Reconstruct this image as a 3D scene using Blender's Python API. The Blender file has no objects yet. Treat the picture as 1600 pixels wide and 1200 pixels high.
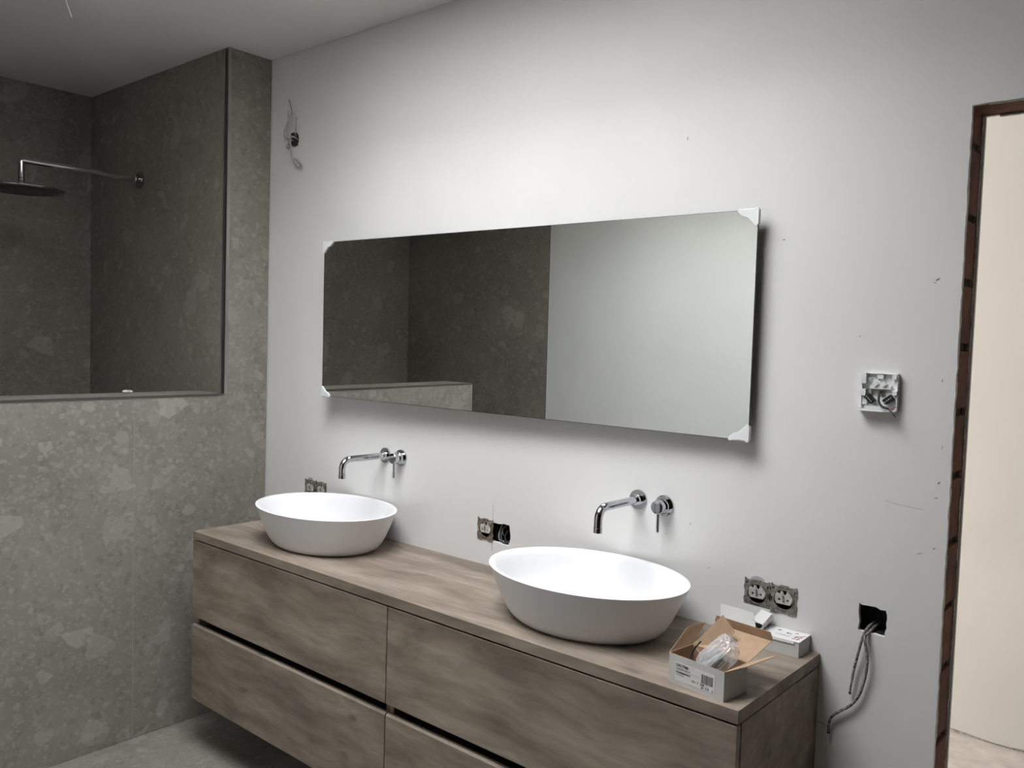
import bpy, bmesh, math, random
from mathutils import Vector, Matrix
from mathutils.geometry import tessellate_polygon
R = math.radians
sc = bpy.context.scene
col = sc.collection

# ------------------------------------------------------------------ camera
cam = bpy.data.cameras.new('camera')
cam.sensor_width = 36.0
cam.lens = 1320.78 / 1600 * 36.0
cam.clip_start = 0.02
co = bpy.data.objects.new('camera', cam)
col.objects.link(co)
fw = Vector((-0.64649504, 0.76105844, -0.05323726))
rt = Vector((0.76067814, 0.64836899, 0.03140743))
up = Vector((-0.05842028, 0.02019167, 0.99808786))
m = Matrix((rt, up, -fw)).transposed().to_4x4()
m.translation = Vector((3.1171, -2.0614, 1.5722))
co.matrix_world = m
sc.camera = co

# ------------------------------------------------------------------ light and exposure
SKY_W, SKY_E = 0.76, 2.20          # skylight shaft, x range
SKY_S, SKY_N = -1.62, -0.50        # y range
SKY_Z = 3.62
HALL_P, SKY_P = 78.0, 106.0
w = bpy.data.worlds.new('sky')
sc.world = w
w.use_nodes = True
w.node_tree.nodes['Background'].inputs[0].default_value = (0.75, 0.85, 1.0, 1)
w.node_tree.nodes['Background'].inputs[1].default_value = 0.6
def area(name, loc, rot, sx, sy, power, colr):
    l = bpy.data.lights.new(name, 'AREA')
    l.shape = 'RECTANGLE'; l.size = sx; l.size_y = sy; l.energy = power; l.color = colr
    o = bpy.data.objects.new(name, l)
    o.location = loc; o.rotation_euler = rot
    col.objects.link(o)
    return o
area('skylight_daylight', ((SKY_W+SKY_E)/2, (SKY_S+SKY_N)/2, SKY_Z+0.02), (0, 0, 0), SKY_E-SKY_W, SKY_N-SKY_S, SKY_P, (0.95, 0.97, 1.0))
area('hall_window_daylight', (-0.47, 0.85, 1.45), (0, R(-90), 0), 1.9, 1.1, HALL_P, (1.0, 0.975, 0.945))
sc.view_settings.view_transform = 'Standard'
sc.view_settings.look = 'None'
sc.view_settings.gamma = 1.0
sc.view_settings.use_curve_mapping = False
sc.view_settings.exposure = 0.0

# ------------------------------------------------------------------ materials
def srgb(r, g, b):
    f = lambda c: (c/255/12.92) if c/255 <= 0.04045 else ((c/255+0.055)/1.055)**2.4
    return (f(r), f(g), f(b), 1)
MATS = {}
def mat(name, rgb=(0.5, 0.5, 0.5), rough=0.6, metal=0.0, noise=0.0, nscale=20.0, bump=0.0, bscale=60.0, spec=0.5):
    m = bpy.data.materials.new(name); m.use_nodes = True
    nt = m.node_tree; b = nt.nodes['Principled BSDF']
    c = rgb if len(rgb) == 4 else (*rgb, 1)
    b.inputs['Base Color'].default_value = c
    b.inputs['Roughness'].default_value = rough
    b.inputs['Metallic'].default_value = metal
    b.inputs['Specular IOR Level'].default_value = spec
    tc = nt.nodes.new('ShaderNodeTexCoord')
    n = nt.nodes.new('ShaderNodeTexNoise'); n.inputs['Scale'].default_value = nscale; n.inputs['Detail'].default_value = 6
    nt.links.new(tc.outputs['Object'], n.inputs['Vector'])
    mr = nt.nodes.new('ShaderNodeMapRange')
    mr.inputs[1].default_value = 0.3; mr.inputs[2].default_value = 0.7
    mr.inputs[3].default_value = 1-noise; mr.inputs[4].default_value = 1+noise
    nt.links.new(n.outputs['Fac'], mr.inputs[0])
    vm = nt.nodes.new('ShaderNodeVectorMath'); vm.operation = 'SCALE'
    vm.inputs[0].default_value = c[:3]
    nt.links.new(mr.outputs[0], vm.inputs['Scale'])
    nt.links.new(vm.outputs[0], b.inputs['Base Color'])
    if bump:
        n2 = nt.nodes.new('ShaderNodeTexNoise'); n2.inputs['Scale'].default_value = bscale; n2.inputs['Detail'].default_value = 4
        nt.links.new(tc.outputs['Object'], n2.inputs['Vector'])
        bp = nt.nodes.new('ShaderNodeBump'); bp.inputs['Strength'].default_value = bump; bp.inputs['Distance'].default_value = 0.002
        nt.links.new(n2.outputs['Fac'], bp.inputs['Height'])
        nt.links.new(bp.outputs[0], b.inputs['Normal'])
    MATS[name] = m
    return m

def stone_mat(name, base, chip, rough=0.5):
    m = bpy.data.materials.new(name); m.use_nodes = True
    nt = m.node_tree; b = nt.nodes['Principled BSDF']; N = nt.nodes.new; L = nt.links.new
    tc = N('ShaderNodeTexCoord')
    # slight warp so the chips are not perfect polygons
    wn = N('ShaderNodeTexNoise'); wn.inputs['Scale'].default_value = 25; wn.inputs['Detail'].default_value = 3
    L(tc.outputs['Object'], wn.inputs['Vector'])
    ws = N('ShaderNodeVectorMath'); ws.operation = 'SCALE'; ws.inputs['Scale'].default_value = 0.014
    L(wn.outputs['Color'], ws.inputs[0])
    wa = N('ShaderNodeVectorMath'); wa.operation = 'ADD'
    L(tc.outputs['Object'], wa.inputs[0]); L(ws.outputs[0], wa.inputs[1])
    colr = None
    n = N('ShaderNodeTexNoise'); n.inputs['Scale'].default_value = 2.2; n.inputs['Detail'].default_value = 9; n.inputs['Roughness'].default_value = 0.68
    L(tc.outputs['Object'], n.inputs['Vector'])
    cr = N('ShaderNodeValToRGB')
    cr.color_ramp.elements[0].position = 0.34; cr.color_ramp.elements[1].position = 0.68
    cr.color_ramp.elements[0].color = tuple(c*0.82 for c in base[:3])+(1,)
    cr.color_ramp.elements[1].color = tuple(c*1.16 for c in base[:3])+(1,)
    L(n.outputs['Fac'], cr.inputs[0])
    colr = cr.outputs[0]
    for scale, thr, strength, seed in ((12, 0.955, 0.62, 0), (26, 0.93, 0.50, 3.3), (62, 0.88, 0.42, 7.7), (120, 0.85, 0.38, 11.1)):
        mp = N('ShaderNodeMapping'); mp.inputs['Location'].default_value = (seed, seed*2, seed*.5)
        L(wa.outputs[0], mp.inputs['Vector'])
        v = N('ShaderNodeTexVoronoi'); v.inputs['Scale'].default_value = scale; v.inputs['Randomness'].default_value = 1
        L(mp.outputs[0], v.inputs['Vector'])
        sp = N('ShaderNodeSeparateColor'); L(v.outputs['Color'], sp.inputs[0])
        gt = N('ShaderNodeMapRange'); gt.inputs[1].default_value = thr; gt.inputs[2].default_value = thr+0.03
        gt.inputs[3].default_value = 0; gt.inputs[4].default_value = strength
        L(sp.outputs[0], gt.inputs[0])
        mx = N('ShaderNodeMix'); mx.data_type = 'RGBA'
        # modulate amount with another channel so chips vary
        mm = N('ShaderNodeMath'); mm.operation = 'MULTIPLY'
        L(gt.outputs[0], mm.inputs[0])
        m2 = N('ShaderNodeMapRange'); m2.inputs[3].default_value = 0.35; m2.inputs[4].default_value = 1.0
        L(sp.outputs[1], m2.inputs[0]); L(m2.outputs[0], mm.inputs[1])
        L(mm.outputs[0], mx.inputs[0]); L(colr, mx.inputs[6]); mx.inputs[7].default_value = chip
        colr = mx.outputs[2]
    # dark specks
    v = N('ShaderNodeTexVoronoi'); v.inputs['Scale'].default_value = 60
    L(wa.outputs[0], v.inputs['Vector'])
    sp = N('ShaderNodeSeparateColor'); L(v.outputs['Color'], sp.inputs[0])
    gt = N('ShaderNodeMapRange'); gt.inputs[1].default_value = 0.9; gt.inputs[2].default_value = 0.93
    gt.inputs[3].default_value = 0; gt.inputs[4].default_value = 0.30
    L(sp.outputs[2], gt.inputs[0])
    mx = N('ShaderNodeMix'); mx.data_type = 'RGBA'
    L(gt.outputs[0], mx.inputs[0]); L(colr, mx.inputs[6]); mx.inputs[7].default_value = tuple(c*0.55 for c in base[:3])+(1,)
    L(mx.outputs[2], b.inputs['Base Color'])
    b.inputs['Roughness'].default_value = rough
    b.inputs['Specular IOR Level'].default_value = 0.35
    MATS[name] = m
    return m

def wood_mat(name, dark, mid, light):
    m = bpy.data.materials.new(name); m.use_nodes = True
    nt = m.node_tree; b = nt.nodes['Principled BSDF']; N = nt.nodes.new; L = nt.links.new
    tc = N('ShaderNodeTexCoord')
    # broad warping field
    w1 = N('ShaderNodeTexNoise'); w1.inputs['Scale'].default_value = 2.5; w1.inputs['Detail'].default_value = 3
    L(tc.outputs['Object'], w1.inputs['Vector'])
    ws = N('ShaderNodeVectorMath'); ws.operation = 'SCALE'; ws.inputs['Scale'].default_value = 0.12
    L(w1.outputs['Color'], ws.inputs[0])
    wa = N('ShaderNodeVectorMath'); wa.operation = 'ADD'
    L(tc.outputs['Object'], wa.inputs[0]); L(ws.outputs[0], wa.inputs[1])
    mp = N('ShaderNodeMapping'); mp.inputs['Scale'].default_value = (1.5, 7.0, 7.0)
    L(wa.outputs[0], mp.inputs['Vector'])
    n = N('ShaderNodeTexNoise'); n.inputs['Scale'].default_value = 1.6; n.inputs['Detail'].default_value = 10; n.inputs['Roughness'].default_value = 0.62
    L(mp.outputs[0], n.inputs['Vector'])
    cr = N('ShaderNodeValToRGB'); e = cr.color_ramp.elements
    e[0].position = 0.30; e[0].color = dark; e[1].position = 0.70; e[1].color = light
    k = e.new(0.5); k.color = mid
    L(n.outputs['Fac'], cr.inputs[0])
    # cloudy patches
    n3 = N('ShaderNodeTexNoise'); n3.inputs['Scale'].default_value = 3.2; n3.inputs['Detail'].default_value = 6
    mp3 = N('ShaderNodeMapping'); mp3.inputs['Scale'].default_value = (0.8, 1.8, 1.8)
    L(tc.outputs['Object'], mp3.inputs['Vector']); L(mp3.outputs[0], n3.inputs['Vector'])
    mr3 = N('ShaderNodeMapRange'); mr3.inputs[1].default_value = 0.3; mr3.inputs[2].default_value = 0.7; mr3.inputs[3].default_value = 0.87; mr3.inputs[4].default_value = 1.12
    L(n3.outputs['Fac'], mr3.inputs[0])
    # fine streaks and dark knots
    mp2 = N('ShaderNodeMapping'); mp2.inputs['Scale'].default_value = (5, 48, 48)
    L(wa.outputs[0], mp2.inputs['Vector'])
    n2 = N('ShaderNodeTexNoise'); n2.inputs['Scale'].default_value = 1.0; n2.inputs['Detail'].default_value = 8
    L(mp2.outputs[0], n2.inputs['Vector'])
    mr2 = N('ShaderNodeMapRange'); mr2.inputs[1].default_value = 0.3; mr2.inputs[2].default_value = 0.7; mr2.inputs[3].default_value = 0.84; mr2.inputs[4].default_value = 1.15
    L(n2.outputs['Fac'], mr2.inputs[0])
    mp4 = N('ShaderNodeMapping'); mp4.inputs['Scale'].default_value = (4.5, 11, 11)
    L(wa.outputs[0], mp4.inputs['Vector'])
    v = N('ShaderNodeTexVoronoi'); v.inputs['Scale'].default_value = 1.0; v.inputs['Randomness'].default_value = 1
    L(mp4.outputs[0], v.inputs['Vector'])
    kr = N('ShaderNodeMapRange'); kr.inputs[1].default_value = 0.05; kr.inputs[2].default_value = 0.16; kr.inputs[3].default_value = 0.60; kr.inputs[4].default_value = 1.0
    L(v.outputs['Distance'], kr.inputs[0])
    a = N('ShaderNodeMath'); a.operation = 'MULTIPLY'; L(mr3.outputs[0], a.inputs[0]); L(mr2.outputs[0], a.inputs[1])
    a2 = N('ShaderNodeMath'); a2.operation = 'MULTIPLY'; L(a.outputs[0], a2.inputs[0]); L(kr.outputs[0], a2.inputs[1])
    vm = N('ShaderNodeVectorMath'); vm.operation = 'SCALE'
    L(cr.outputs[0], vm.inputs[0]); L(a2.outputs[0], vm.inputs['Scale'])
    L(vm.outputs[0], b.inputs['Base Color'])
    b.inputs['Roughness'].default_value = 0.55
    b.inputs['Specular IOR Level'].default_value = 0.35
    bp = N('ShaderNodeBump'); bp.inputs['Strength'].default_value = 0.15; bp.inputs['Distance'].default_value = 0.001
    L(n2.outputs['Fac'], bp.inputs['Height']); L(bp.outputs[0], b.inputs['Normal'])
    MATS[name] = m
    return m

def brick_mat(nm, k_):
    m = bpy.data.materials.new(nm); m.use_nodes = True
    nt = m.node_tree; b = nt.nodes['Principled BSDF']; N = nt.nodes.new; L = nt.links.new
    tc = N('ShaderNodeTexCoord')
    n = N('ShaderNodeTexNoise'); n.inputs['Scale'].default_value = 9; n.inputs['Detail'].default_value = 9; n.inputs['Roughness'].default_value = 0.7
    L(tc.outputs['Object'], n.inputs['Vector'])
    cr = N('ShaderNodeValToRGB'); e = cr.color_ramp.elements
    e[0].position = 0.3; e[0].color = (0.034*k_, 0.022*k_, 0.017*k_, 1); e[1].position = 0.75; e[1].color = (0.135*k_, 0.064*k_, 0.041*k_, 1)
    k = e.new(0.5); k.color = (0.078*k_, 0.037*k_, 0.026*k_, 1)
    L(n.outputs['Fac'], cr.inputs[0]); L(cr.outputs[0], b.inputs['Base Color'])
    b.inputs['Roughness'].default_value = 0.95
    bp = N('ShaderNodeBump'); bp.inputs['Strength'].default_value = 0.6; bp.inputs['Distance'].default_value = 0.004
    L(n.outputs['Fac'], bp.inputs['Height']); L(bp.outputs[0], b.inputs['Normal'])
    MATS[nm] = m

mat('plaster', (0.74, 0.732, 0.718), 0.85, noise=0.035, nscale=1.8, bump=0.12, bscale=35, spec=0.2)
mat('ceiling_paint', (0.78, 0.77, 0.75), 0.9, noise=0.03, nscale=2.5, spec=0.2)
mat('hall_plaster', (0.74, 0.72, 0.69), 0.9, noise=0.03, nscale=2.0, bump=0.1, bscale=30, spec=0.2)
mat('screed', (0.60, 0.56, 0.52), 0.95, noise=0.15, nscale=14, bump=0.4, bscale=60)
mat('plaster_edge', (0.60, 0.58, 0.54), 0.95, noise=0.35, nscale=60, bump=0.8, bscale=120)
stone_mat('stone', (0.252, 0.236, 0.206), (0.40, 0.38, 0.34, 1))
stone_mat('floor_stone', (0.235, 0.22, 0.192), (0.36, 0.34, 0.305, 1), 0.55)
mat('grout', (0.38, 0.36, 0.33), 0.9, noise=0.1)
mat('dark_profile', (0.16, 0.155, 0.145), 0.35, 0.8)
mat('pale_profile', (0.42, 0.42, 0.40), 0.35, 0.9)
mat('black_gap', (0.008, 0.008, 0.008), 0.9)
wood_mat('oak_laminate', (0.150, 0.117, 0.089, 1), (0.247, 0.202, 0.160, 1), (0.350, 0.297, 0.242, 1))
wood_mat('oak_front', (0.150, 0.117, 0.089, 1), (0.247, 0.202, 0.160, 1), (0.350, 0.297, 0.242, 1))
brick_mat('brick', 0.65); brick_mat('jamb_brick', 2.1)  # plain brick: assumed dark finish for unseen walls, put in to cut fill light
mat('mortar', (0.055, 0.045, 0.038), 0.95, noise=0.3, nscale=40, bump=0.6)
mat('white_solid', (0.80, 0.795, 0.805), 0.32, noise=0.0, spec=0.45)
mat('chrome', (0.56, 0.57, 0.59), 0.05, 1.0)
mat('dark_chrome', (0.35, 0.35, 0.35), 0.16, 1.0)
mat('mirror_silver', (0.79, 0.815, 0.785), 0.0, 1.0)
mat('mirror_edge', (0.03, 0.035, 0.033), 0.3)
mat('white_plastic', (0.80, 0.81, 0.81), 0.4, noise=0.02)
mat('grey_plastic', (0.42, 0.42, 0.40), 0.5, noise=0.1, nscale=150)
mat('dirty_metal', (0.25, 0.24, 0.21), 0.5, 0.5, noise=0.45, nscale=90, bump=0.3, bscale=200)
mat('brown_dirty_metal', (0.22, 0.175, 0.135), 0.6, 0.3, noise=0.45, nscale=90, bump=0.3, bscale=200)
mat('dusty_plastic', (0.46, 0.455, 0.42), 0.7, noise=0.25, nscale=80)
mat('black_plastic', (0.012, 0.013, 0.015), 0.45)
mat('black_cable', (0.035, 0.037, 0.04), 0.5)
mat('grey_cable', (0.38, 0.38, 0.36), 0.6, noise=0.3, nscale=60)
mat('spattered_cable', (0.22, 0.21, 0.195), 0.8, noise=0.95, nscale=170, bump=0.6, bscale=200)
mat('red_cable', (0.35, 0.05, 0.04), 0.5)
mat('copper', (0.55, 0.28, 0.15), 0.35, 1.0)
mat('box_white', (0.55, 0.54, 0.52), 0.75, noise=0.03, nscale=20)
mat('box_bright', (0.72, 0.71, 0.70), 0.7, noise=0.03, nscale=20)
mat('kraft', (0.40, 0.27, 0.175), 0.85, noise=0.07, nscale=60)
mat('print_black', (0.03, 0.03, 0.03), 0.7)
mat('print_grey', (0.22, 0.22, 0.22), 0.7)
mat('print_red', (0.45, 0.10, 0.13), 0.7)
mat('label_paper', (0.66, 0.66, 0.64), 0.6)
mat('pencil', (0.30, 0.29, 0.28), 0.9)
mat('scuff', (0.34, 0.31, 0.29), 0.9)
# crinkled clear film
m = bpy.data.materials.new('clear_film'); m.use_nodes = True; nt = m.node_tree
b = nt.nodes['Principled BSDF']
b.inputs['Base Color'].default_value = (0.75, 0.76, 0.78, 1); b.inputs['Roughness'].default_value = 0.08
b.inputs['Alpha'].default_value = 0.34; b.inputs['Specular IOR Level'].default_value = 1.0
tc = nt.nodes.new('ShaderNodeTexCoord'); n = nt.nodes.new('ShaderNodeTexNoise'); n.inputs['Scale'].default_value = 28; n.inputs['Distortion'].default_value = 1.2
nt.links.new(tc.outputs['Object'], n.inputs['Vector'])
bp = nt.nodes.new('ShaderNodeBump'); bp.inputs['Strength'].default_value = 0.7; bp.inputs['Distance'].default_value = 0.004
nt.links.new(n.outputs['Fac'], bp.inputs['Height']); nt.links.new(bp.outputs[0], b.inputs['Normal'])
MATS['clear_film'] = m

# ------------------------------------------------------------------ mesh helpers
class MB:
    """collects shapes, build() links them as one mesh object"""
    def __init__(s): s.v = []; s.f = []; s.m = []
    def add(s, vs, fs, mi=0):
        o = len(s.v); s.v += [tuple(p) for p in vs]
        s.f += [tuple(i+o for i in f) for f in fs]; s.m += [mi]*len(fs)
        return s
    def box(s, a, b, mi=0):
        x0, y0, z0 = (min(a[i], b[i]) for i in range(3)); x1, y1, z1 = (max(a[i], b[i]) for i in range(3))
        return s.add([(x0,y0,z0),(x1,y0,z0),(x1,y1,z0),(x0,y1,z0),(x0,y0,z1),(x1,y0,z1),(x1,y1,z1),(x0,y1,z1)],
                     [(0,3,2,1),(4,5,6,7),(0,1,5,4),(1,2,6,5),(2,3,7,6),(3,0,4,7)], mi)
    def tube(s, path, r, seg=12, mi=0, cap=True):
        P = [Vector(p) for p in path]; n = len(P); rs = r if isinstance(r, (list, tuple)) else [r]*n
        T = []
        for i in range(n):
            a = P[max(i-1, 0)]; b = P[min(i+1, n-1)]; T.append((b-a).normalized())
        u = T[0].orthogonal().normalized(); vs = []
        for i in range(n):
            u = (u - T[i]*u.dot(T[i])).normalized(); w_ = T[i].cross(u)
            for k in range(seg):
                a = 2*math.pi*k/seg; vs.append(P[i]+(u*math.cos(a)+w_*math.sin(a))*rs[i])
        fs = [(i*seg+k, i*seg+(k+1) % seg, (i+1)*seg+(k+1) % seg, (i+1)*seg+k) for i in range(n-1) for k in range(seg)]
        if cap: fs += [tuple(range(seg))[::-1], tuple((n-1)*seg+k for k in range(seg))]
        return s.add(vs, fs, mi)
    def lathe(s, prof, org=(0,0,0), axis=(0,0,1), seg=40, mi=0):
        """prof = [(radius, height)], closed with caps where the radius is not zero"""
        A = Vector(axis).normalized(); u = A.orthogonal().normalized(); w_ = A.cross(u); O = Vector(org); vs = []
        for r, h in prof:
            for k in range(seg):
                a = 2*math.pi*k/seg; vs.append(O+A*h+(u*math.cos(a)+w_*math.sin(a))*r)
        n = len(prof)
        fs = [(i*seg+k, i*seg+(k+1) % seg, (i+1)*seg+(k+1) % seg, (i+1)*seg+k) for i in range(n-1) for k in range(seg)]
        if prof[0][0] > 1e-6: fs.append(tuple(range(seg))[::-1])
        if prof[-1][0] > 1e-6: fs.append(tuple((n-1)*seg+k for k in range(seg)))
        return s.add(vs, fs, mi)
    def plate(s, outer, holes, y0, y1, mi=0, back=True, to3=None):
        """polygon in the xz plane with holes, extruded from y0 to y1"""
        loops = [outer]+list(holes)
        to3 = to3 or (lambda p, y: (p[0], y, p[1]))
        flat = [p for l in loops for p in l]
        tris = tessellate_polygon([[Vector((p[0], p[1], 0)) for p in l] for l in loops])
        n = len(flat)
        s.add([to3(p, y0) for p in flat]+[to3(p, y1) for p in flat], [], mi)
        o = len(s.v)-2*n; F = []
        for t in tris:
            a, b_, c = [Vector(flat[i]) for i in t]
            if (b_-a).cross(c-a) < 0: t = (t[0], t[2], t[1])
            F.append(tuple(o+i for i in t))
            if back: F.append(tuple(o+n+i for i in reversed(t)))
        k = 0
        for l in loops:
            for i in range(len(l)):
                F.append((o+k+i, o+n+k+i, o+n+k+(i+1) % len(l), o+k+(i+1) % len(l)))
            k += len(l)
        s.f += F; s.m += [mi]*len(F)
        return s
    def build(s, name, mats, parent=None, smooth=35, bevel=0, xf=None, recalc=True):
        me = bpy.data.meshes.new(name)
        vs = s.v if xf is None else [xf @ Vector(p) for p in s.v]
        me.from_pydata([tuple(p) for p in vs], [], s.f)
        if isinstance(mats, str): mats = [mats]
        for k in mats: me.materials.append(MATS[k])
        for p, i in zip(me.polygons, s.m): p.material_index = i
        if recalc:
            bm = bmesh.new(); bm.from_mesh(me); bmesh.ops.recalc_face_normals(bm, faces=bm.faces); bm.to_mesh(me); bm.free()
        if smooth:
            me.shade_smooth(); me.set_sharp_from_angle(angle=R(smooth))
        o = bpy.data.objects.new(name, me); col.objects.link(o)
        if parent: o.parent = parent
        if bevel:
            b = o.modifiers.new('bevel', 'BEVEL'); b.width = bevel; b.segments = 2; b.limit_method = 'ANGLE'; b.angle_limit = R(40)
        return o
def tag(o, label=None, cat=None, group=None, kind=None):
    if label: o['label'] = label
    if cat: o['category'] = cat
    if group: o['group'] = group
    if kind: o['kind'] = kind
    return o
def thing(name, loc, label, cat, group=None, rz=0):
    o = bpy.data.objects.new(name, None); o.empty_display_size = 0.05
    o.location = loc; o.rotation_euler = (0, 0, rz); col.objects.link(o)
    return tag(o, label, cat, group)
def struct(o, label=None): o['kind'] = 'structure'; return o
def copy_tree(o, parent=None):
    c = o.copy(); col.objects.link(c)
    if parent: c.parent = parent
    for ch in list(o.children): copy_tree(ch, c)
    return c
def smooth_path(pts, n=8):
    P = [Vector(p) for p in pts]; out = []
    for i in range(len(P)-1):
        p0 = P[max(i-1, 0)]; p1 = P[i]; p2 = P[i+1]; p3 = P[min(i+2, len(P)-1)]
        for k in range(n):
            t = k/n
            out.append(0.5*((2*p1)+(p2-p0)*t+(2*p0-5*p1+4*p2-p3)*t*t+(3*p1-p0-3*p2+p3)*t**3))
    out.append(P[-1]); return out
def jag(pts, amp, n, seed):
    """break a polygon's edges up into n ragged pieces"""
    rnd = random.Random(seed); out = []
    for i in range(len(pts)):
        a = Vector(pts[i]); b = Vector(pts[(i+1) % len(pts)]); d = (b-a); nn = Vector((-d.y, d.x)).normalized()
        for k in range(n):
            t = k/n; j = rnd.uniform(-amp, amp) if k else rnd.uniform(-amp, amp)*.5
            p = a+d*t+nn*j; out.append((p.x, p.y))
    return out
def text_mesh(s, size, name, mtl, parent, loc, rot, bold=False, xs=1.0):
    cu = bpy.data.curves.new('t', 'FONT'); cu.body = s; cu.size = size; cu.extrude = 0.00005
    if bold: cu.offset = size*0.022
    to = bpy.data.objects.new('t', cu); col.objects.link(to)
    bpy.context.view_layer.update()
    me = bpy.data.meshes.new_from_object(to.evaluated_get(bpy.context.evaluated_depsgraph_get()))
    bpy.data.objects.remove(to); me.materials.clear(); me.materials.append(MATS[mtl])
    for p in me.polygons: p.material_index = 0
    o = bpy.data.objects.new(name, me); col.objects.link(o); o.parent = parent
    o.location = loc; o.rotation_euler = rot; o.scale = (xs, 1, 1)
    return o

# ------------------------------------------------------------------ dimensions (metres)
H = 2.70
SH = 0.20         # the shower wall stands this far proud of the mirror wall
SX = -1.25        # shower back wall
YF = -2.19        # wall opposite the mirror
ZL = 1.313        # top of the half-height wall
XR = 4.30
XJ, XJ2, HD = 2.655, 3.62, 2.111
WT = 0.132
HALLY = 1.77
XL, XE, XM = 0.2195, 2.388, 1.305
D = 0.4515
ZT, ZB = 0.8235, 0.1885

# ------------------------------------------------------------------ floor, ceiling
f = MB()
for (x0, x1) in ((SX-0.1, -0.3), (-0.298, 0.9), (0.902, 2.1), (2.102, 3.3), (3.302, XR+0.1)):
    for (y0, y1) in ((YF-0.1, -1.522), (-1.52, -0.322), (-0.32, 0.012)):
        f.box((x0, y0, -0.03), (x1, y1, 0), 0)
f.box((SX-0.1, YF-0.1, -0.08), (XR+0.1, 0.012, -0.0015), 1)
struct(f.build('floor', ['floor_stone', 'grout'], smooth=0))
c = MB()
x0, x1, y0, y1 = SX-0.1, XR+0.1, YF-0.1, 0.0
c.plate([(x0, y0), (x1, y0), (x1, y1), (x0, y1)], [[(SKY_W, SKY_S), (SKY_E, SKY_S), (SKY_E, SKY_N), (SKY_W, SKY_N)]], H, H+0.2, to3=lambda p, z: (p[0], p[1], z))
struct(c.build('ceiling', 'ceiling_paint', smooth=0))
c = MB()
t = 0.05
c.box((SKY_W-t, SKY_S-t, H+0.2), (SKY_W, SKY_N+t, SKY_Z+.1)); c.box((SKY_E, SKY_S-t, H+0.2), (SKY_E+t, SKY_N+t, SKY_Z+.1))
c.box((SKY_W, SKY_S-t, H+0.2), (SKY_E, SKY_S, SKY_Z+.1)); c.box((SKY_W, SKY_N, H+0.2), (SKY_E, SKY_N+t, SKY_Z+.1))
struct(c.build('window_1', 'ceiling_paint', smooth=0))

# ------------------------------------------------------------------ mirror wall with its recesses and the rough door opening
rnd = random.Random(4)
left_edge = [(XJ+rnd.uniform(-.0009, .0009), z*HD/140) for z in range(140)]
top_edge = [(XJ+(XJ2-XJ)*k/30, HD+rnd.uniform(-.002, .002)) for k in range(1, 30)]
outer = [(-0.02, 0)]+left_edge+[(XJ, HD)]+top_edge+[(XJ2, HD), (XJ2, 0), (XR+0.1, 0), (XR+0.1, H), (-0.02, H)]
hole_mid = jag([(1.240, .908), (1.304, .908), (1.306, .906), (1.372, .904), (1.380, .925), (1.374, .971), (1.310, .970), (1.240, .970)], .002, 3, 1)
hole_left = [(0.286, .912), (0.420, .912), (0.420, .972), (0.286, .972)]
hole_right = [(2.188, .908), (2.319, .908), (2.319, .962), (2.188, .962)]
hole_cable = jag([(2.474, .906), (2.500, .904), (2.534, .902), (2.537, .935), (2.535, .965), (2.500, .967), (2.474, .970)], .0028, 3, 7)
hole_wire = [(0.150+0.028*math.cos(a*.5236)+.018, 2.352+0.030*math.sin(a*.5236)) for a in range(12)]
holes = [hole_mid, hole_left, hole_right, hole_cable, hole_wire]
b = MB()
b.plate(outer, holes, 0.0, 0.012, 0, back=True)
b.plate([(SX, 0), (XJ+.002, 0), (XJ+.002, HD+.002), (XJ2, HD+.002), (XJ2, 0), (5.2, 0), (5.2, H), (SX, H)], [], WT-0.012, WT, 1)
# solid core behind the plaster, away from the boxes
for (xa, xb, za, zb_) in ((-0.02, 2.55, 0, .85), (-0.02, 2.55, 1.02, 2.28), (-0.02, 2.55, 2.42, H), (2.56, 2.60, 0, H), (XJ2+.1, XR, 0, H), (2.60, XJ2+.1, HD+.10, H)):
    b.box((xa, 0.013, za), (xb, WT-0.013, zb_), 2)
struct(b.build('wall_back', ['plaster', 'hall_plaster', 'plaster_edge'], smooth=0))
bw = bpy.data.objects['wall_back']
# pencil and scratch marks on the plaster, each a thin mesh child
def mark(name, pts, r, mtl):
    MB().tube([(x, -0.0002, z) for x, z in pts], r, 5, 0).build(name, mtl, bw)
mark('pencil_line', [(1.302, 1.028), (1.3015, .97)], .0005, 'pencil')
mark('pencil_line', [(1.3025, .905), (1.302, .874)], .0006, 'pencil')
mark('scratch', [(2.520, 1.222), (2.545, 1.219), (2.580, 1.216), (2.603, 1.214)], .0004, 'scuff')
mark('scratch', [(2.39, .655), (2.405, .651), (2.41, .648)], .0007, 'pencil')
for (x, z, l, a, r) in ((1.962, 2.128, .008, 1.5, .0010), (1.520, 1.922, .004, .3, .0008), (1.532, 1.927, .003, .9, .0008), (2.245, 1.842, .006, .2, .0011),
                        (2.605, 1.735, .009, .6, .0012), (2.600, 1.728, .006, -.4, .0009), (2.443, 1.605, .003, 0, .0009), (2.627, 1.51, .006, 1.4, .0007),
                        (2.635, 1.36, .008, 1.5, .0008), (2.632, 1.28, .006, .8, .001), (2.628, 1.245, .006, .2, .0008), (2.63, 1.13, .006, .7, .001),
                        (2.60, 1.113, .01, .2, .0006), (2.02, 1.085, .006, .8, .0009), (0.83, 1.252, .004, .2, .0009), (2.08, .976, .005, .3, .001)):
    mark('scuff_mark', [(x-l*math.cos(a)/2, z-l*math.sin(a)/2), (x+l*math.cos(a)/2, z+l*math.sin(a)/2)], r, 'scuff')

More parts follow.
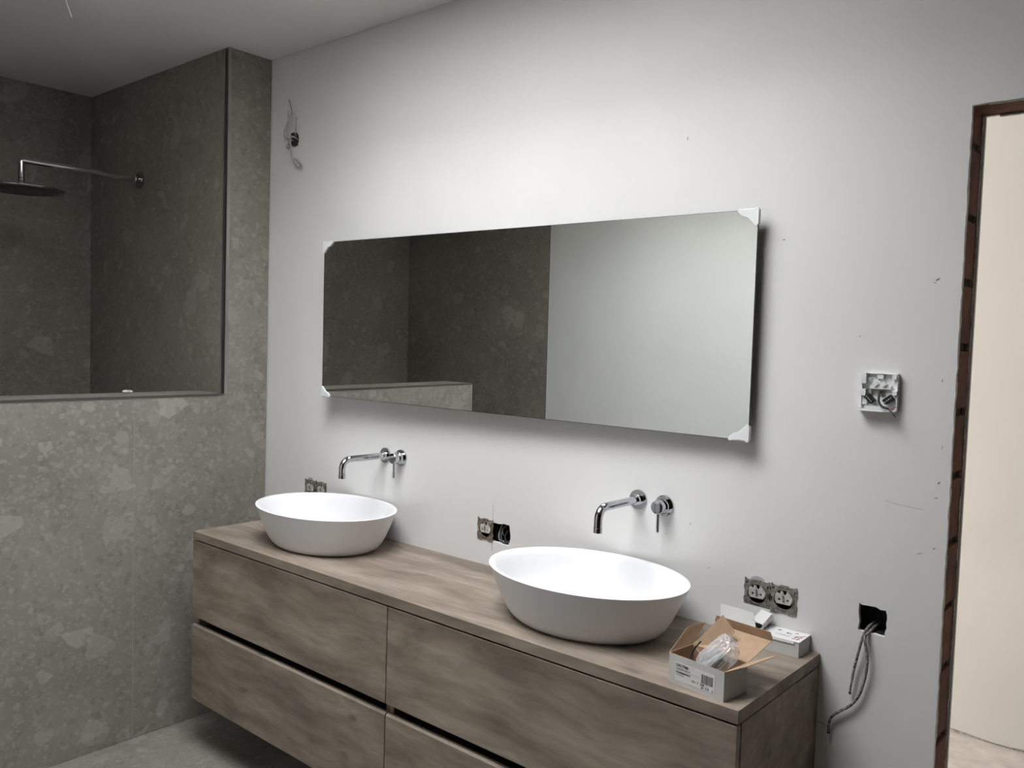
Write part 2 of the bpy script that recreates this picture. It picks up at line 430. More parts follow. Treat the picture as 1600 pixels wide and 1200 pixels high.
# brick reveal of the doorway
b = MB(); rnd = random.Random(9)
zj = [-0.03, 0.10, 0.245, 0.39, 0.535, 0.678, 0.846, 0.989, 1.139, 1.292, 1.438, 1.585, 1.731, 1.876, 2.034, 2.16]
for i in range(len(zj)-1):
    j = rnd.uniform(0, .003)
    za, zb_ = zj[i]+.009, zj[i+1]-.009
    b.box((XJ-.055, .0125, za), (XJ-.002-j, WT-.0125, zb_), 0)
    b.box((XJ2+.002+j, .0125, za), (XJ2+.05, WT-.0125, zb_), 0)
b.box((XJ-.054, .0128, 0), (XJ-.012, WT-.0128, HD+.09), 1); b.box((XJ2+.012, .0128, 0), (XJ2+.049, WT-.0128, HD+.09), 1)
b.box((XJ-.01, .0125, HD+.004), (XJ2+.01, WT-.0125, HD+.10), 2)
rnd = random.Random(21)
for k in range(70):
    za = k*HD/70
    for (ya_, yb) in ((.0122, .0195+rnd.uniform(-.003, .003)), (.1135+rnd.uniform(-.003, .003), WT-.0122)):
        b.box((XJ-.05, ya_, za), (XJ-.0003-rnd.uniform(0, .0015), yb, za+HD/70), 3)
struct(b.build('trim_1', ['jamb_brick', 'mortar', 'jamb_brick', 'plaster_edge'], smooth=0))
# perforated corner beads at the head of the opening
for n_, y in ((2, .001), (3, WT-.013)):
    b = MB()
    for k in range(40):
        xa = XJ+.045+k*.0238
        if xa+.02 > XJ2: break
        b.box((xa, y, HD-.0005), (xa+.009, y+.012, HD+.0015), 0)
    b.box((XJ+.03, y, HD-.001), (XJ2-.01, y+.0025, HD+.0015), 0)
    b.box((XJ+.03, y+.0095, HD-.001), (XJ2-.01, y+.012, HD+.0015), 0)
    struct(b.build('trim_%d' % n_, 'grey_plastic', smooth=0))

# ------------------------------------------------------------------ tiled half wall, shower niche
prof = 0.012
b = MB()   # half-height wall: two slabs on the bathroom side, body behind
b.box((-.006, -SH, .001), (-.19, -1.4655, ZL-.001), 1)
b.box((-.010, -.004, .002), (-.0, -.5685, ZL-.0005), 0)
b.box((-.010, -.5705, .0015), (-.0, -1.4535, ZL-.0005), 0)
b.box((-.0095, -.567, .003), (-.0008, -.572, ZL-.001), 2)
b.box((-.190, -SH-.005, ZL-.010), (-.013, -1.453, ZL), 0)
b.box((-.200, -SH-.002, .001), (-.190, -1.4635, ZL), 0)
b.box((-.190, -1.4535, .001), (-.013, -1.4635, ZL), 0)
struct(b.build('wall_partition', ['stone', 'mortar', 'grout'], smooth=0))
b = MB()   # shower wall standing proud of the mirror wall
b.box((SX, -SH+.010, .0), (-.012, -.004, H), 1)
b.box((-.010, -.004, ZL), (0, -SH+.012, H-.001), 0)
b.box((SX, -SH, 0), (-.030, -SH+.010, H-.001), 0)
struct(b.build('wall_shower', ['stone', 'mortar'], smooth=0))
b = MB()   # metal edge profiles of the tiling
# upright at the proud wall: pale lip, dark channel
b.box((-.030, -SH-.0008, ZL), (-.024, -SH+.008, H-.001), 1)
b.box((-.024, -SH+.006, ZL), (-.014, -SH+.012, H-.001), 2)
b.box((-.014, -SH-.0005, ZL), (-.001, -SH+.013, H-.001), 0)
b.box((-.001, -SH-.0005, ZL), (.0004, -SH+.013, H-.001), 1)
# along the top of the half wall and down its free end
b.box((-.013, -SH, ZL-.010), (.0004, -1.4645, ZL+.0004), 0)
b.box((-.002, -SH, ZL-.0115), (.0006, -1.4645, ZL-.010), 1)
b.box((-.013, -1.4535, 0), (.0004, -1.4645, ZL-.010), 1)
b.box((-.190, -1.4525, ZL-.010), (-.013, -1.4645, ZL+.0004), 0)
struct(b.build('trim_4', ['dark_profile', 'pale_profile', 'black_gap'], smooth=0))
b = MB(); b.box((SX-.1, YF-.1, 0), (SX, .0, H)); struct(b.build('wall_left', 'stone', smooth=0))
b = MB(); b.box((SX-.1, YF-.1, 0), (-.033, YF, H), 0); b.box((-.033, YF-.1, 0), (-.029, YF-.001, H), 2); b.box((-.029, YF-.1, 0), (1.75, YF, H), 1); b.box((1.75, YF-.1, 0), (XR+.1, YF-.012, H), 3)  # right stretch, out of view: brick finish invented to lower bounce on the vanity
struct(b.build('wall_front', ['stone', 'plaster', 'mortar', 'brick'], smooth=0))
b = MB(); b.box((XR, YF-.1, 0), (XR+.1, 0, H)); struct(b.build('wall_right', 'brick', smooth=0))  # unseen wall; dark brick added to keep fill light off the vanity side

# ------------------------------------------------------------------ room beyond the doorway
b = MB(); b.box((SX, 0.012, -.06), (5.3, HALLY+.1, -.002)); struct(b.build('floor_hall', 'screed', smooth=0))
b = MB(); b.box((SX, WT, H), (5.3, HALLY+.1, H+.1)); struct(b.build('ceiling_hall', 'hall_plaster', smooth=0))
rnd = random.Random(2)
base = [(SX+k*.06, max(.0, .008+rnd.uniform(-.008, .010))) for k in range(110) if SX+k*.06 < 5.3]
b = MB(); b.plate(base+[(5.3, H), (SX, H)], [], HALLY, HALLY+.1); b.box((SX, HALLY+.008, -.01), (5.3, HALLY+.09, .05), 1)
struct(b.build('wall_hall', ['hall_plaster', 'plaster_edge'], smooth=0))
b = MB(); b.box((5.2, WT, 0), (5.3, HALLY, H)); struct(b.build('wall_hall_right', 'hall_plaster', smooth=0))
b = MB(); b.box((-.6, WT, 0), (-.5, HALLY, H)); struct(b.build('wall_hall_left', 'hall_plaster', smooth=0))

# ------------------------------------------------------------------ vanity
def cabinet(x0, x1, label):
    t = thing('vanity_cabinet', (x0, 0, ZB), label, 'cabinet', 'vanity cabinets under the worktop')
    X = x1-x0; hz = ZT-.0295-ZB-.003; yb = -D+.0195
    b = MB()
    b.box((0, yb, 0), (.016, -.001, hz)); b.box((X-.016, yb, 0), (X, -.001, hz))
    b.box((.016, yb+.004, 0), (X-.016, -.001, .016)); b.box((.016, yb+.06, hz-.016), (X-.016, -.001, hz))
    b.box((.016, -.012, .016), (X-.016, -.001, hz-.016))
    b.build('carcass', 'oak_front', t, smooth=0, bevel=.0006)
    zg = .2955
    b = MB(); b.box((.0165, yb+.045, zg-.025), (X-.0165, yb+.050, zg+.04)); b.box((.0165, yb+.006, zg-.03), (X-.0165, yb+.045, zg-.025)); b.box((.0165, yb+.006, zg+.035), (X-.0165, yb+.045, zg+.04))
    b.build('finger_channel', 'black_gap', t, smooth=0)
    for z0, z1 in ((.0015, .2865), (.316, .6005)):
        b = MB(); b.box((.0018, -D, z0), (X-.0018, -D+.018, z1))
        if z0 < .1:   # bevelled top of the lower front
            b = MB(); ya = -D
            b.add([(.0018, ya, z0), (X-.0018, ya, z0), (X-.0018, ya, z1-.005), (.0018, ya, z1-.005), (.0018, ya+.007, z1), (X-.0018, ya+.007, z1),
                   (.0018, ya+.018, z1), (X-.0018, ya+.018, z1), (.0018, ya+.018, z0), (X-.0018, ya+.018, z0)],
                  [(0, 1, 2, 3), (3, 2, 5, 4), (4, 5, 7, 6), (6, 7, 9, 8), (8, 9, 1, 0), (0, 3, 4, 6, 8), (1, 9, 7, 5, 2)])
        b.build('drawer_front', 'oak_front', t, smooth=0, bevel=.0007)
    return t
cabinet(XL, XM, 'taupe oak-look wall-hung cabinet with two drawers, beside the grey tiled wall')
cabinet(XM+.0008, XE, 'taupe oak-look wall-hung cabinet with two drawers, nearest the brick doorway')
b = MB(); b.box((XL, -D, ZT-.0295), (XE, -.0008, ZT))
tag(b.build('worktop', 'oak_laminate', smooth=0, bevel=.0008), 'long taupe oak-look worktop carrying both white basins', 'worktop')

# ------------------------------------------------------------------ basins
def basin(x, y, label):
    t = thing('wash_basin', (x, y, ZT), label, 'basin', 'white oval basins on the worktop')
    A, B_, hh = .289, .216, .138
    outp = [(0, .0), (.55, .0), (.68, .0008), (.725, .004), (.765, .012), (.808, .026), (.852, .046), (.893, .070), (.935, .096), (.973, .120), (.994, .134), (.999, .1375)]
    seg = 96; vs = []; fs = []
    rings = []
    for s, z in outp: rings.append((A*s, B_*s, z))
    # rim and inner face (wall thickness)
    tk = .013
    rings.append((A-.003, B_-.003, hh)); rings.append((A-tk+.002, B_-tk+.002, hh)); rings.append((A-tk-.001, B_-tk-.001, hh-.002))
    for s, z in ((.955, .120), (.918, .098), (.875, .074), (.825, .052), (.765, .036), (.66, .0235), (.50, .0165), (.30, .013), (.10, .0115), (0, .0115)):
        rings.append(((A-tk)*s, (B_-tk)*s, z))
    for a, b_, z in rings:
        for k in range(seg):
            q = 2*math.pi*k/seg; vs.append((a*math.cos(q), b_*math.sin(q), z))
    for i in range(len(rings)-1):
        for k in range(seg): fs.append((i*seg+k, i*seg+(k+1) % seg, (i+1)*seg+(k+1) % seg, (i+1)*seg+k))
    o = MB().add(vs, fs)
    bo = o.build('bowl', 'white_solid', t, smooth=60, recalc=False)
    bm = bmesh.new(); bm.from_mesh(bo.data); bmesh.ops.remove_doubles(bm, verts=bm.verts, dist=1e-5); bmesh.ops.recalc_face_normals(bm, faces=bm.faces); bm.to_mesh(bo.data); bm.free()
    MB().lathe([(0, .0165), (.026, .0165), (.031, .0150), (.032, .0118), (0, .0118)][::-1], seg=36).build('drain_cap', 'white_solid', t)
    return t
basin(.702, -.217, 'white oval basin near the grey tiled wall')
basin(1.837, -.226, 'white oval basin beside the open cardboard box')

# ------------------------------------------------------------------ taps
def spout(x, z, label):
    t = thing('wall_spout', (x, 0, z), label, 'tap', 'chrome wall spouts above the basins')
    MB().lathe([(.0285, 0), (.0285, .004), (.0275, .0055), (0, .0055)], axis=(0, -1, 0), seg=48).build('wall_flange', 'chrome', t)
    L_ = .200; r = .032
    path = [(0, -.004, 0), (0, -.05, 0), (0, -.10, 0), (0, -(L_-r), 0)]
    path += [(0, -(L_-r)-r*math.sin(a), -r+r*math.cos(a)) for a in [R(9*k) for k in range(1, 11)]]
    path += [(0, -L_, -.048), (0, -L_, -.052)]
    MB().tube(path, .0115, 28).build('spout_pipe', 'chrome', t)
    MB().lathe([(.0150, 0), (.0150, .012), (.0140, .0135), (.0116, .0140)], (0, -.0055, 0), (0, -1, 0), 32).build('collar', 'chrome', t)
    MB().lathe([(.0108, .0), (.0120, .0006), (.0120, .0135), (.0105, .0140), (.0085, .0125), (0, .0125)], (0, -L_, -.052), (0, 0, -1), 32).build('aerator', 'chrome', t)
    return t
def mixer(x, z, label):
    t = thing('mixer_valve', (x, 0, z), label, 'tap handle', 'chrome lever valves above the basins')
    MB().lathe([(.0300, 0), (.0300, .004), (.0290, .0055), (0, .0055)], axis=(0, -1, 0), seg=48).build('wall_flange', 'chrome', t)
    MB().lathe([(.0225, 0), (.0225, .016), (.0215, .0172), (.0195, .0172), (.0195, .0185), (.0190, .0185)], (0, -.005, 0), (0, -1, 0), 40).build('valve_body', 'chrome', t)
    MB().lathe([(.0188, 0), (.0188, .0195), (.0180, .0205), (0, .0205)], (0, -.0235, 0), (0, -1, 0), 40).build('handle_cap', 'chrome', t)
    MB().tube([(0, -.034, -.016), (0, -.034, -.030), (0, -.034, -.0695)], .0044, 16).build('lever', 'chrome', t)
    return t
spout(.768, 1.1305, 'chrome wall spout over the basin nearest the grey tiled wall')
spout(1.853, 1.1275, 'chrome wall spout over the basin beside the cardboard box')
mixer(.852, 1.131, 'round chrome lever valve beside the spout nearest the grey tiled wall')
mixer(1.938, 1.122, 'round chrome lever valve below the right end of the mirror')

# ------------------------------------------------------------------ mirror
M1, M2, Z1, Z2 = .461, 2.1911, 1.3318, 1.9169
MA, MBt, DM = -.0161, .0038, .0508
my = lambda x, z: -DM-MA*(x-1.2)-MBt*(z-1.57)
t = thing('wall_mirror', (M1, my(M1, Z1), Z1), 'long frameless rectangular mirror with white plastic guards on its corners', 'mirror')
ax = Vector((M2-M1, my(M2, Z1)-my(M1, Z1), 0)); az = Vector((0, my(M1, Z2)-my(M1, Z1), Z2-Z1))
LW, LH = ax.length, az.length
ex, ez = ax.normalized(), az.normalized(); ey = ez.cross(ex).normalized()   # ey points into the wall
ez = ex.cross(ey) if ex.cross(ey).z > 0 else -ex.cross(ey)
mm = Matrix((ex, ey if ey.y > 0 else -ey, ez)).transposed()
t.rotation_euler = mm.to_euler()
b = MB(); b.box((0, .0005, 0), (LW, .005, LH), 1); b.add([(.0012, 0, .0012), (LW-.0012, 0, .0012), (LW-.0012, 0, LH-.0012), (.0012, 0, LH-.0012), (.0012, .0006, .0012), (LW-.0012, .0006, .0012), (LW-.0012, .0006, LH-.0012), (.0012, .0006, LH-.0012)],
      [(0, 1, 2, 3), (0, 4, 5, 1), (1, 5, 6, 2), (2, 6, 7, 3), (3, 7, 4, 0)], 0)
b.build('glass_pane', ['mirror_silver', 'mirror_edge'], t, smooth=0)
b = MB()
b.box((.10, .005, .08), (LW-.10, .024, .10)); b.box((.10, .005, LH-.10), (LW-.10, .024, LH-.08)); b.box((.10, .005, .10), (.12, .024, LH-.10)); b.box((LW-.12, .005, .10), (LW-.10, .024, LH-.10))
b.box((.30, .024, LH-.10), (.36, .030, LH-.07)); b.box((LW-.36, .022, LH-.10), (LW-.30, .026, LH-.07))
b.build('hanging_frame', 'dark_profile', t, smooth=0)
def guard(cx, cz, sx, sz, s):
    pts = [(-.003, -.003), (-.003, .040), (.001, .0455), (.0055, .046), (.010, .0405), (.030, .0215), (.043, .0185), (.056, .008), (.060, .003), (.058, -.0025), (.052, -.0045), (.045, -.002), (.014, -.0015), (.009, -.0045), (.002, -.0055)]
    P_ = [(cx+sx*x*s, cz+sz*z*s) for x, z in pts]
    b = MB(); b.plate(P_, [], -.0045, -.0006)
    b.box((cx-sx*.0035, -.0006, cz), (cx-sx*.0006, .0065, cz+sz*.040*s)); b.box((cx, -.0006, cz-sz*.0035), (cx+sx*.046*s, .0065, cz-sz*.0006))
    b.build('corner_guard', 'white_plastic', t, smooth=50, bevel=.0012)
guard(0, 0, 1, 1, .82); guard(0, LH, 1, -1, .92); guard(LW, 0, -1, 1, .92); guard(LW, LH, -1, -1, .92)

# ------------------------------------------------------------------ shower arm and head
AX, AZ, AY = -.736, 2.246, -.700
t = thing('rain_shower', (AX, -SH, AZ), 'chrome rain shower head on a straight arm in the dark shower', 'shower')
MB().lathe([(.036, 0), (.036, .006), (.034, .008), (0, .008)], axis=(0, -1, 0), seg=40).build('wall_flange', 'dark_chrome', t)
MB().lathe([(.017, 0), (.017, .018), (.0155, .020), (.0115, .020)], (0, -.008, 0), (0, -1, 0), 28).build('collar', 'chrome', t)
ya = AY+SH
MB().tube([(0, -.01, 0), (0, ya+.004, 0), (0, ya+.0005, -.0008), (0, ya, -.005), (0, ya, -.072)], .0122, 20).build('shower_arm', 'chrome', t)
MB().lathe([(.009, 0), (.013, .002), (.013, .010), (.010, .012), (.010, .016), (.0155, .020), (.0155, .030), (.020, .034), (.020, .040), (0, .040)], (0, ya, -.072), (0, 0, -1), 28).build('swivel_joint', 'chrome', t)
hd = MB().lathe([(0, 0), (.030, 0), (.060, .002), (.152, .0045), (.160, .007), (.160, .0115), (.157, .0135), (.140, .014), (.139, .0150), (0, .0150)], (0, ya+.002, -.110), (0, 0, -1), 72).build('shower_head', 'dark_chrome', t)
MB().lathe([(.138, 0), (.136, .0012), (0, .0012)], (0, ya+.002, -.1250), (0, 0, -1), 72).build('spray_plate', 'black_cable', t)

# ------------------------------------------------------------------ bare socket inserts
def socket(x, z, mtl, label, group, crown=False, seed=1):
    """x, z = centre of the 71 mm mounting plate"""
    t = thing('socket_insert', (x, 0, z), label, 'socket', group)
    s = .0345
    notch = []
    o = [(-s, -s), (-s+.008, -s), (-s+.008, -s-.002), (-s+.020, -s-.002), (-s+.020, -s+.001), (.014, -s+.001), (.014, -s-.002), (s-.006, -s-.002), (s-.006, -s), (s, -s),
         (s, -.018), (s+.0015, -.018), (s+.0015, -.010), (s-.001, -.010), (s-.001, .010), (s+.0015, .010), (s+.0015, .018), (s, .018), (s, s), (s-.003, s+.003), (s-.006, s), (.012, s-.001), (.012, s+.0025), (-.012, s+.0025), (-.012, s-.001), (-s+.007, s), (-s+.004, s+.004), (-s, s+.004),
         (-s, .018), (-s-.0012, .018), (-s-.0012, .008), (-s+.001, .008), (-s+.001, -.012), (-s-.0012, -.012), (-s-.0012, -.022), (-s, -.022)]
    c = [(.0272*math.cos(2*math.pi*(k+.5)/24), .0268*math.sin(2*math.pi*(k+.5)/24)) for k in range(24)]
    rects = []
    def rr(xa, za, xb, zb_): rects.append([(xa, za), (xb, za), (xb, zb_), (xa, zb_)])
    rr(-.0325, -.008, -.0295, .004); rr(.0295, -.006, .0325, .006); rr(-.012, .0288, -.002, .0315); rr(.006, .0288, .014, .0318); rr(-.031, .024, -.025, .0275); rr(.023, -.0305, .0265, -.0275); rr(.0285, -.0305, .031, -.0275)
    rr(-.013, -.0325, -.002, -.0295); rr(-.030, -.028, -.0275, -.022); rr(.027, .019, .031, .025)
    b = MB(); b.plate(o, [c]+rects, -.0022, -.0008)
    b.build('mounting_plate', mtl, t, smooth=0, bevel=.0003)
    # inner carrier ring with claws
    ro = [(.0268*math.cos(2*math.pi*k/32), .0264*math.sin(2*math.pi*k/32)) for k in range(32)]
    ri = [(.0250*math.cos(2*math.pi*k/32), .0246*math.sin(2*math.pi*k/32)) for k in range(32)]
    b = MB(); b.plate(ro, [ri], -.0035, .002); b.build('carrier_ring', mtl, t, smooth=40)
    # plastic contact block: waist, two pin holes, earth clips
    body = [(-.0165, -.0035), (-.013, -.0095), (.013, -.0095), (.0165, -.0035), (.0175, .004), (.014, .009), (.0105, .0165), (.006, .0165), (.0045, .009), (.001, .008), (-.0015, .014), (-.006, .0145), (-.0075, .008), (-.0125, .0125), (-.0165, .006)]
    body = [(x_*1.36, z_*1.36+.002) for x_, z_ in body]
    hl = [[(hx*1.3+.0030*math.cos(a*.7854), hz+.0030*math.sin(a*.7854)) for a in range(8)] for hx, hz in ((-.0085, 0), (.0085, 0))]
    hl.append([(-.0012, -.0055), (.0012, -.0055), (.0012, -.0035), (-.0012, -.0035)])
    b = MB(); b.plate(body, hl, -.003, .001); b.build('contact_block', 'dusty_plastic', t, smooth=0, bevel=.0006)
    b = MB(); b.lathe([(.0035, 0), (.0035, .002), (0, .002)], (0, -.003, .001), (0, -1, 0), 16); b.box((-.0015, -.0055, .002), (.0015, -.003, .010)); b.box((-.0035, -.0052, .0085), (.001, -.0042, .0115))
    b.build('earth_clip', mtl, t, smooth=0)
    if crown:   # lug of the box sticking out above the plate
        a_ = [(.019*math.cos(R(a)), .0345+.0115*math.sin(R(a))) for a in range(0, 181, 15)]
        MB().plate(a_, [], -.0014, -.0002).build('box_lug', 'grey_plastic', t, smooth=0)
    # black flush box behind, in the wall
    b = MB(); prf = [(.0305, 0), (.0305, .036), (0, .036), (0, .038), (.0322, .038), (.0322, 0)]
    b.lathe(prf, (0, .0125, 0), (0, 1, 0), 24); b.build('flush_box', 'black_plastic', t, smooth=40)
    return t
z_ = .9385
g = 'bare socket inserts in the wall'
socket(.3165, .944, 'dirty_metal', 'dark bare socket insert behind the far basin, nearer the tiled wall', g, True)
socket(.3875, .944, 'dirty_metal', 'dark bare socket insert behind the far basin, below the left spout tip', g)
socket(1.2712, .9405, 'brown_dirty_metal', 'brownish bare socket insert beside a black cable recess, between the basins', g)
socket(2.2185, .9350, 'dirty_metal', 'bare socket insert above the small opened white box, with a lug on top', g, True)
socket(2.2898, .9350, 'dirty_metal', 'bare socket insert directly above the closed white box at the worktop end', g)

# open flush boxes
def open_box(name, cx, cz, wx, hz, label):
    t = thing(name, (cx, .014, cz), label, 'flush box', 'open black flush boxes in the wall')
    b = MB(); a, h = wx/2, hz/2; d = .045
    b.box((-a, d, -h), (a, d+.002, h)); b.box((-a-.002, 0, -h-.002), (-a, d, h+.002)); b.box((a, 0, -h-.002), (a+.002, d, h+.002)); b.box((-a, 0, -h-.002), (a, d, -h)); b.box((-a, 0, h), (a, d, h+.002))
    b.build('box_shell', 'black_plastic', t, smooth=0)
    b = MB(); 
    for sx, sz in ((-.5, .55), (.5, .55), (0, -.2)): b.lathe([(.006, 0), (.006, .003), (.004, .003), (.004, .001), (0, .001)], (sx*a, d, sz*h), (0, -1, 0), 16)
    b.build('knockout', 'black_cable', t, smooth=40)
    return t
t = open_box('flush_box', 1.342, .9385, .066, .066, 'open black flush box with coiled dark cables, between the basins')
MB().tube(smooth_path([(-.022, .030, .012), (-.018, .006, -.004), (-.006, -.004, -.026), (.010, -.002, -.030), (.024, .012, -.018), (.026, .035, .0)]), .0030, 10).build('cable', 'black_cable', t)
MB().tube(smooth_path([(.020, .030, .020), (.012, .004, .008), (.006, -.003, -.010), (.014, -.002, -.026), (.026, .006, -.028), (.030, .030, -.020)]), .0026, 10).build('cable', 'black_cable', t)
MB().tube(smooth_path([(-.028, .020, .020), (-.026, .004, -.006), (-.020, -.001, -.024), (-.010, .012, -.031)]), .0022, 10).build('cable', 'grey_cable', t)
MB().tube(smooth_path([(-.016, .030, .018), (-.013, .006, .010), (-.010, .004, -.006), (-.014, .020, -.015)]), .0014, 8).build('wire', 'dusty_plastic', t)
t = open_box('flush_box', 2.505, .936, .058, .060, 'open black flush box with two stiff cables hanging out, beside the doorway')
def wall_pts(l, y0=-.012): return [(x-2.505, y-.014, z-.936) for x, y, z in l]
MB().tube(smooth_path(wall_pts([(2.500, .050, .920), (2.498, .010, .918), (2.494, -.008, .908), (2.488, -.012, .885), (2.481, -.012, .850), (2.474, -.010, .815), (2.469, -.009, .780), (2.466, -.008, .752)])), [.0032]*48+[.0024]*9, 12).build('cable', 'spattered_cable', t)
MB().tube(smooth_path(wall_pts([(2.508, .050, .918), (2.504, .010, .912), (2.496, -.012, .898), (2.498, -.016, .878), (2.5035, -.014, .848), (2.502, -.012, .815), (2.497, -.010, .785), (2.488, -.010, .752), (2.470, -.010, .722), (2.447, -.010, .701), (2.428, -.010, .682), (2.421, -.009, .660), (2.4205, -.008, .640)])), .0034, 12).build('cable', 'spattered_cable', t)
MB().tube(wall_pts([(2.466, -.008, .753), (2.4663, -.008, .748)]), .0034, 12).build('cable_end', 'black_cable', t)
MB().tube(wall_pts([(2.4205, -.008, .641), (2.4205, -.008, .6365)]), .0036, 12).build('cable_end', 'black_cable', t)

# ------------------------------------------------------------------ cable outlet high on the wall beside the tiles
t = thing('cable_outlet', (.168, 0, 2.352), 'tangle of loose grey wires from a hole high beside the tiled wall', 'wall wiring')
b = MB(); b.lathe([(.027, 0), (.027, .04), (0, .04), (0, .042), (.0285, .042), (.0285, 0)], (0, .013, 0), (0, 1, 0), 24); b.build('flush_box', 'black_plastic', t, smooth=40)
b = MB(); b.box((-.010, -.012, .000), (.012, .010, .026)); b.box((-.026, -.010, -.022), (-.004, .006, -.006)); b.box((.008, -.014, -.026), (.022, .006, -.004))
b.build('wire_connector', 'black_plastic', t, smooth=0, bevel=.001)
for name, pts, r, mt in (('wire', [(-.004, .02, -.008), (-.030, -.018, .002), (-.030, -.030, .028), (-.012, -.030, .055), (.000, -.028, .082), (.018, -.028, .098), (.010, -.030, .128), (.002, -.032, .152)], .0031, 'grey_cable'),
                         ('wire', [(.000, .02, -.010), (-.022, -.014, .004), (-.022, -.026, .030), (-.006, -.028, .058), (-.006, -.028, .085), (-.004, -.030, .112)], .0033, 'grey_cable'),
                         ('wire', [(.002, .02, .000), (.018, -.012, .020), (.034, -.022, .034), (.044, -.026, .060), (.050, -.028, .078)], .0025, 'grey_cable'),
                         ('wire', [(.002, .02, .006), (.020, -.014, .010), (.036, -.018, .006), (.044, -.020, .010)], .0020, 'black_cable'),
                         ('wire', [(-.004, .02, -.010), (-.022, -.008, -.012), (-.034, -.014, -.028), (-.020, -.014, -.036)], .0036, 'grey_cable'),
                         ('cable', [(.012, .02, -.004), (.016, -.020, .006), (.006, -.026, -.006), (.004, -.022, -.030), (.006, -.016, -.070), (.022, -.014, -.100), (.050, -.014, -.116), (.068, -.016, -.114), (.052, -.018, -.098), (.030, -.018, -.082)], .0034, 'grey_cable')):
    MB().tube(smooth_path(pts), r, 10).build(name, mt, t)

# ------------------------------------------------------------------ thermostat back plate
TX0, TX1, TZ0, TZ1 = 2.456, 2.538, 1.432, 1.520
t = thing('thermostat_base', ((TX0+TX1)/2, 0, (TZ0+TZ1)/2), 'square white thermostat base without its cover, on the wall beside the doorway', 'thermostat')
a, h = .0405, .0435
b = MB()
b.plate([(-a, -h), (a, -h), (a, h), (-a, h)], [[(-.020, -.012), (.014, -.012), (.014, .006), (-.020, .006)], [(-.0265, .026), (-.022, .026), (-.022, .031), (-.0265, .031)]], -.006, 0)
for q in ((-a, -h, -a+.002, h), (a-.002, -h, a, h), (-a, h-.002, a, h), (-a, -h, a, -h+.002)):
    b.box((q[0], -.014, q[1]), (q[2], -.005, q[3]))
b.box((-a-.0008, -.020, .018), (-a+.012, -.005, h)); b.box((-a, -.020, -.010), (-a+.012, -.005, .006)); b.box((a-.010, -.018, -.006), (a, -.005, .004)); b.box((a-.012, -.018, .030), (a-.002, -.005, h-.003))
b.box((-.006, -.013, .030), (.008, -.005, .040)); b.box((-.022, -.013, .0065), (.026, -.005, .0150)); b.box((-.0285, -.012, .024), (-.020, -.005, .033))
for cx in (-.009, .010):
    b.plate([(cx-.007, .018), (cx, .011), (cx+.007, .018), (cx, .026)], [], -.016, -.005)
b.box((-a+.002, -.012, -.031), (-a+.014, -.005, -.014)); b.box((a-.014, -.012, -.030), (a-.004, -.005, -.020))
b.build('base_plate', 'white_plastic', t, smooth=0, bevel=.0005)
b = MB(); b.box((-a-.004, -.024, -h-.0025), (a-.006, 0, -h)); b.box((-a-.002, -.022, -h), (-a+.005, -.016, -h+.008)); b.box((-a+.012, -.0225, -h), (a-.016, -.020, -h+.010)); b.box((a-.015, -.024, -h), (a-.010, -.014, -h+.006)); b.box((-a+.005, -.0215, -h), (a-.02, -.019, -h+.004))
b.build('clip_rail', 'white_plastic', t, smooth=0, bevel=.0006)
for cx, ang in ((-.0195, -45), (.0215, 40)):
    xf = Matrix.Translation((cx, 0, -.0165)) @ Matrix.Rotation(R(ang), 4, 'Y').inverted()
    b = MB(); b.box((-.011, -.020, -.0065), (.011, -.005, .0065)); tb = b.build('terminal_block', 'black_plastic', t, xf=xf, bevel=.0005)
    b = MB()
    for k in range(4): b.lathe([(.0012, 0), (.0012, .0006), (0, .0006)], (-.0078+k*.0052, -.020, -.001), (0, -1, 0), 12)
    b.build('terminal_screw', 'white_plastic', tb, xf=xf)
MB().tube(smooth_path([(.001, .008, -.002), (.002, -.014, .000), (.004, -.026, -.008), (.006, -.030, -.022), (.014, -.032, -.032), (.028, -.032, -.0365)]), .0027, 12).build('cable', 'black_cable', t)
MB().tube(smooth_path([(.027, -.032, -.0365), (.036, -.032, -.0450), (.044, -.030, -.055)]), .0011, 8).build('wire', 'black_cable', t)
MB().tube(smooth_path([(.027, -.032, -.0365), (.037, -.032, -.036), (.044, -.031, -.031)]), .0010, 8).build('wire', 'red_cable', t)
MB().lathe([(.0058, 0), (.0058, .002), (.003, .002)], (.001, -.006, -.004), (0, -1, 0), 20).build('grommet', 'grey_plastic', t)

# ------------------------------------------------------------------ wire hanging from the ceiling
t = MB().tube([(.205, -.93, H+.002), (.214, -.925, 2.66), (.232, -.912, 2.60), (.2465, -.900, 2.549)], .0017, 8).build('ceiling_wire', 'white_plastic')
tag(t, 'thin white wire hanging from the ceiling before the shower', 'wire')
# crumb of mortar left on the half wall
rnd = random.Random(5)
def crumb(cx, cy, s, label):
    bm = bmesh.new(); bmesh.ops.create_icosphere(bm, subdivisions=2, radius=1)
    for v in bm.verts: v.co = Vector((v.co.x*s*.9, v.co.y*s*1.5, v.co.z*s*.5))*rnd.uniform(.8, 1.15)
    me = bpy.data.meshes.new('mortar_crumb'); bm.to_mesh(me); bm.free(); me.materials.append(MATS['plaster_edge'])
    lo = min(v.co.z for v in me.vertices)
    o = bpy.data.objects.new('mortar_crumb', me); o.location = (cx, cy, ZL-lo); col.objects.link(o)
    tag(o, label, 'mortar crumb')
crumb(-.165, -.520, .013, 'small pale crumb of mortar on top of the half-height tiled wall')

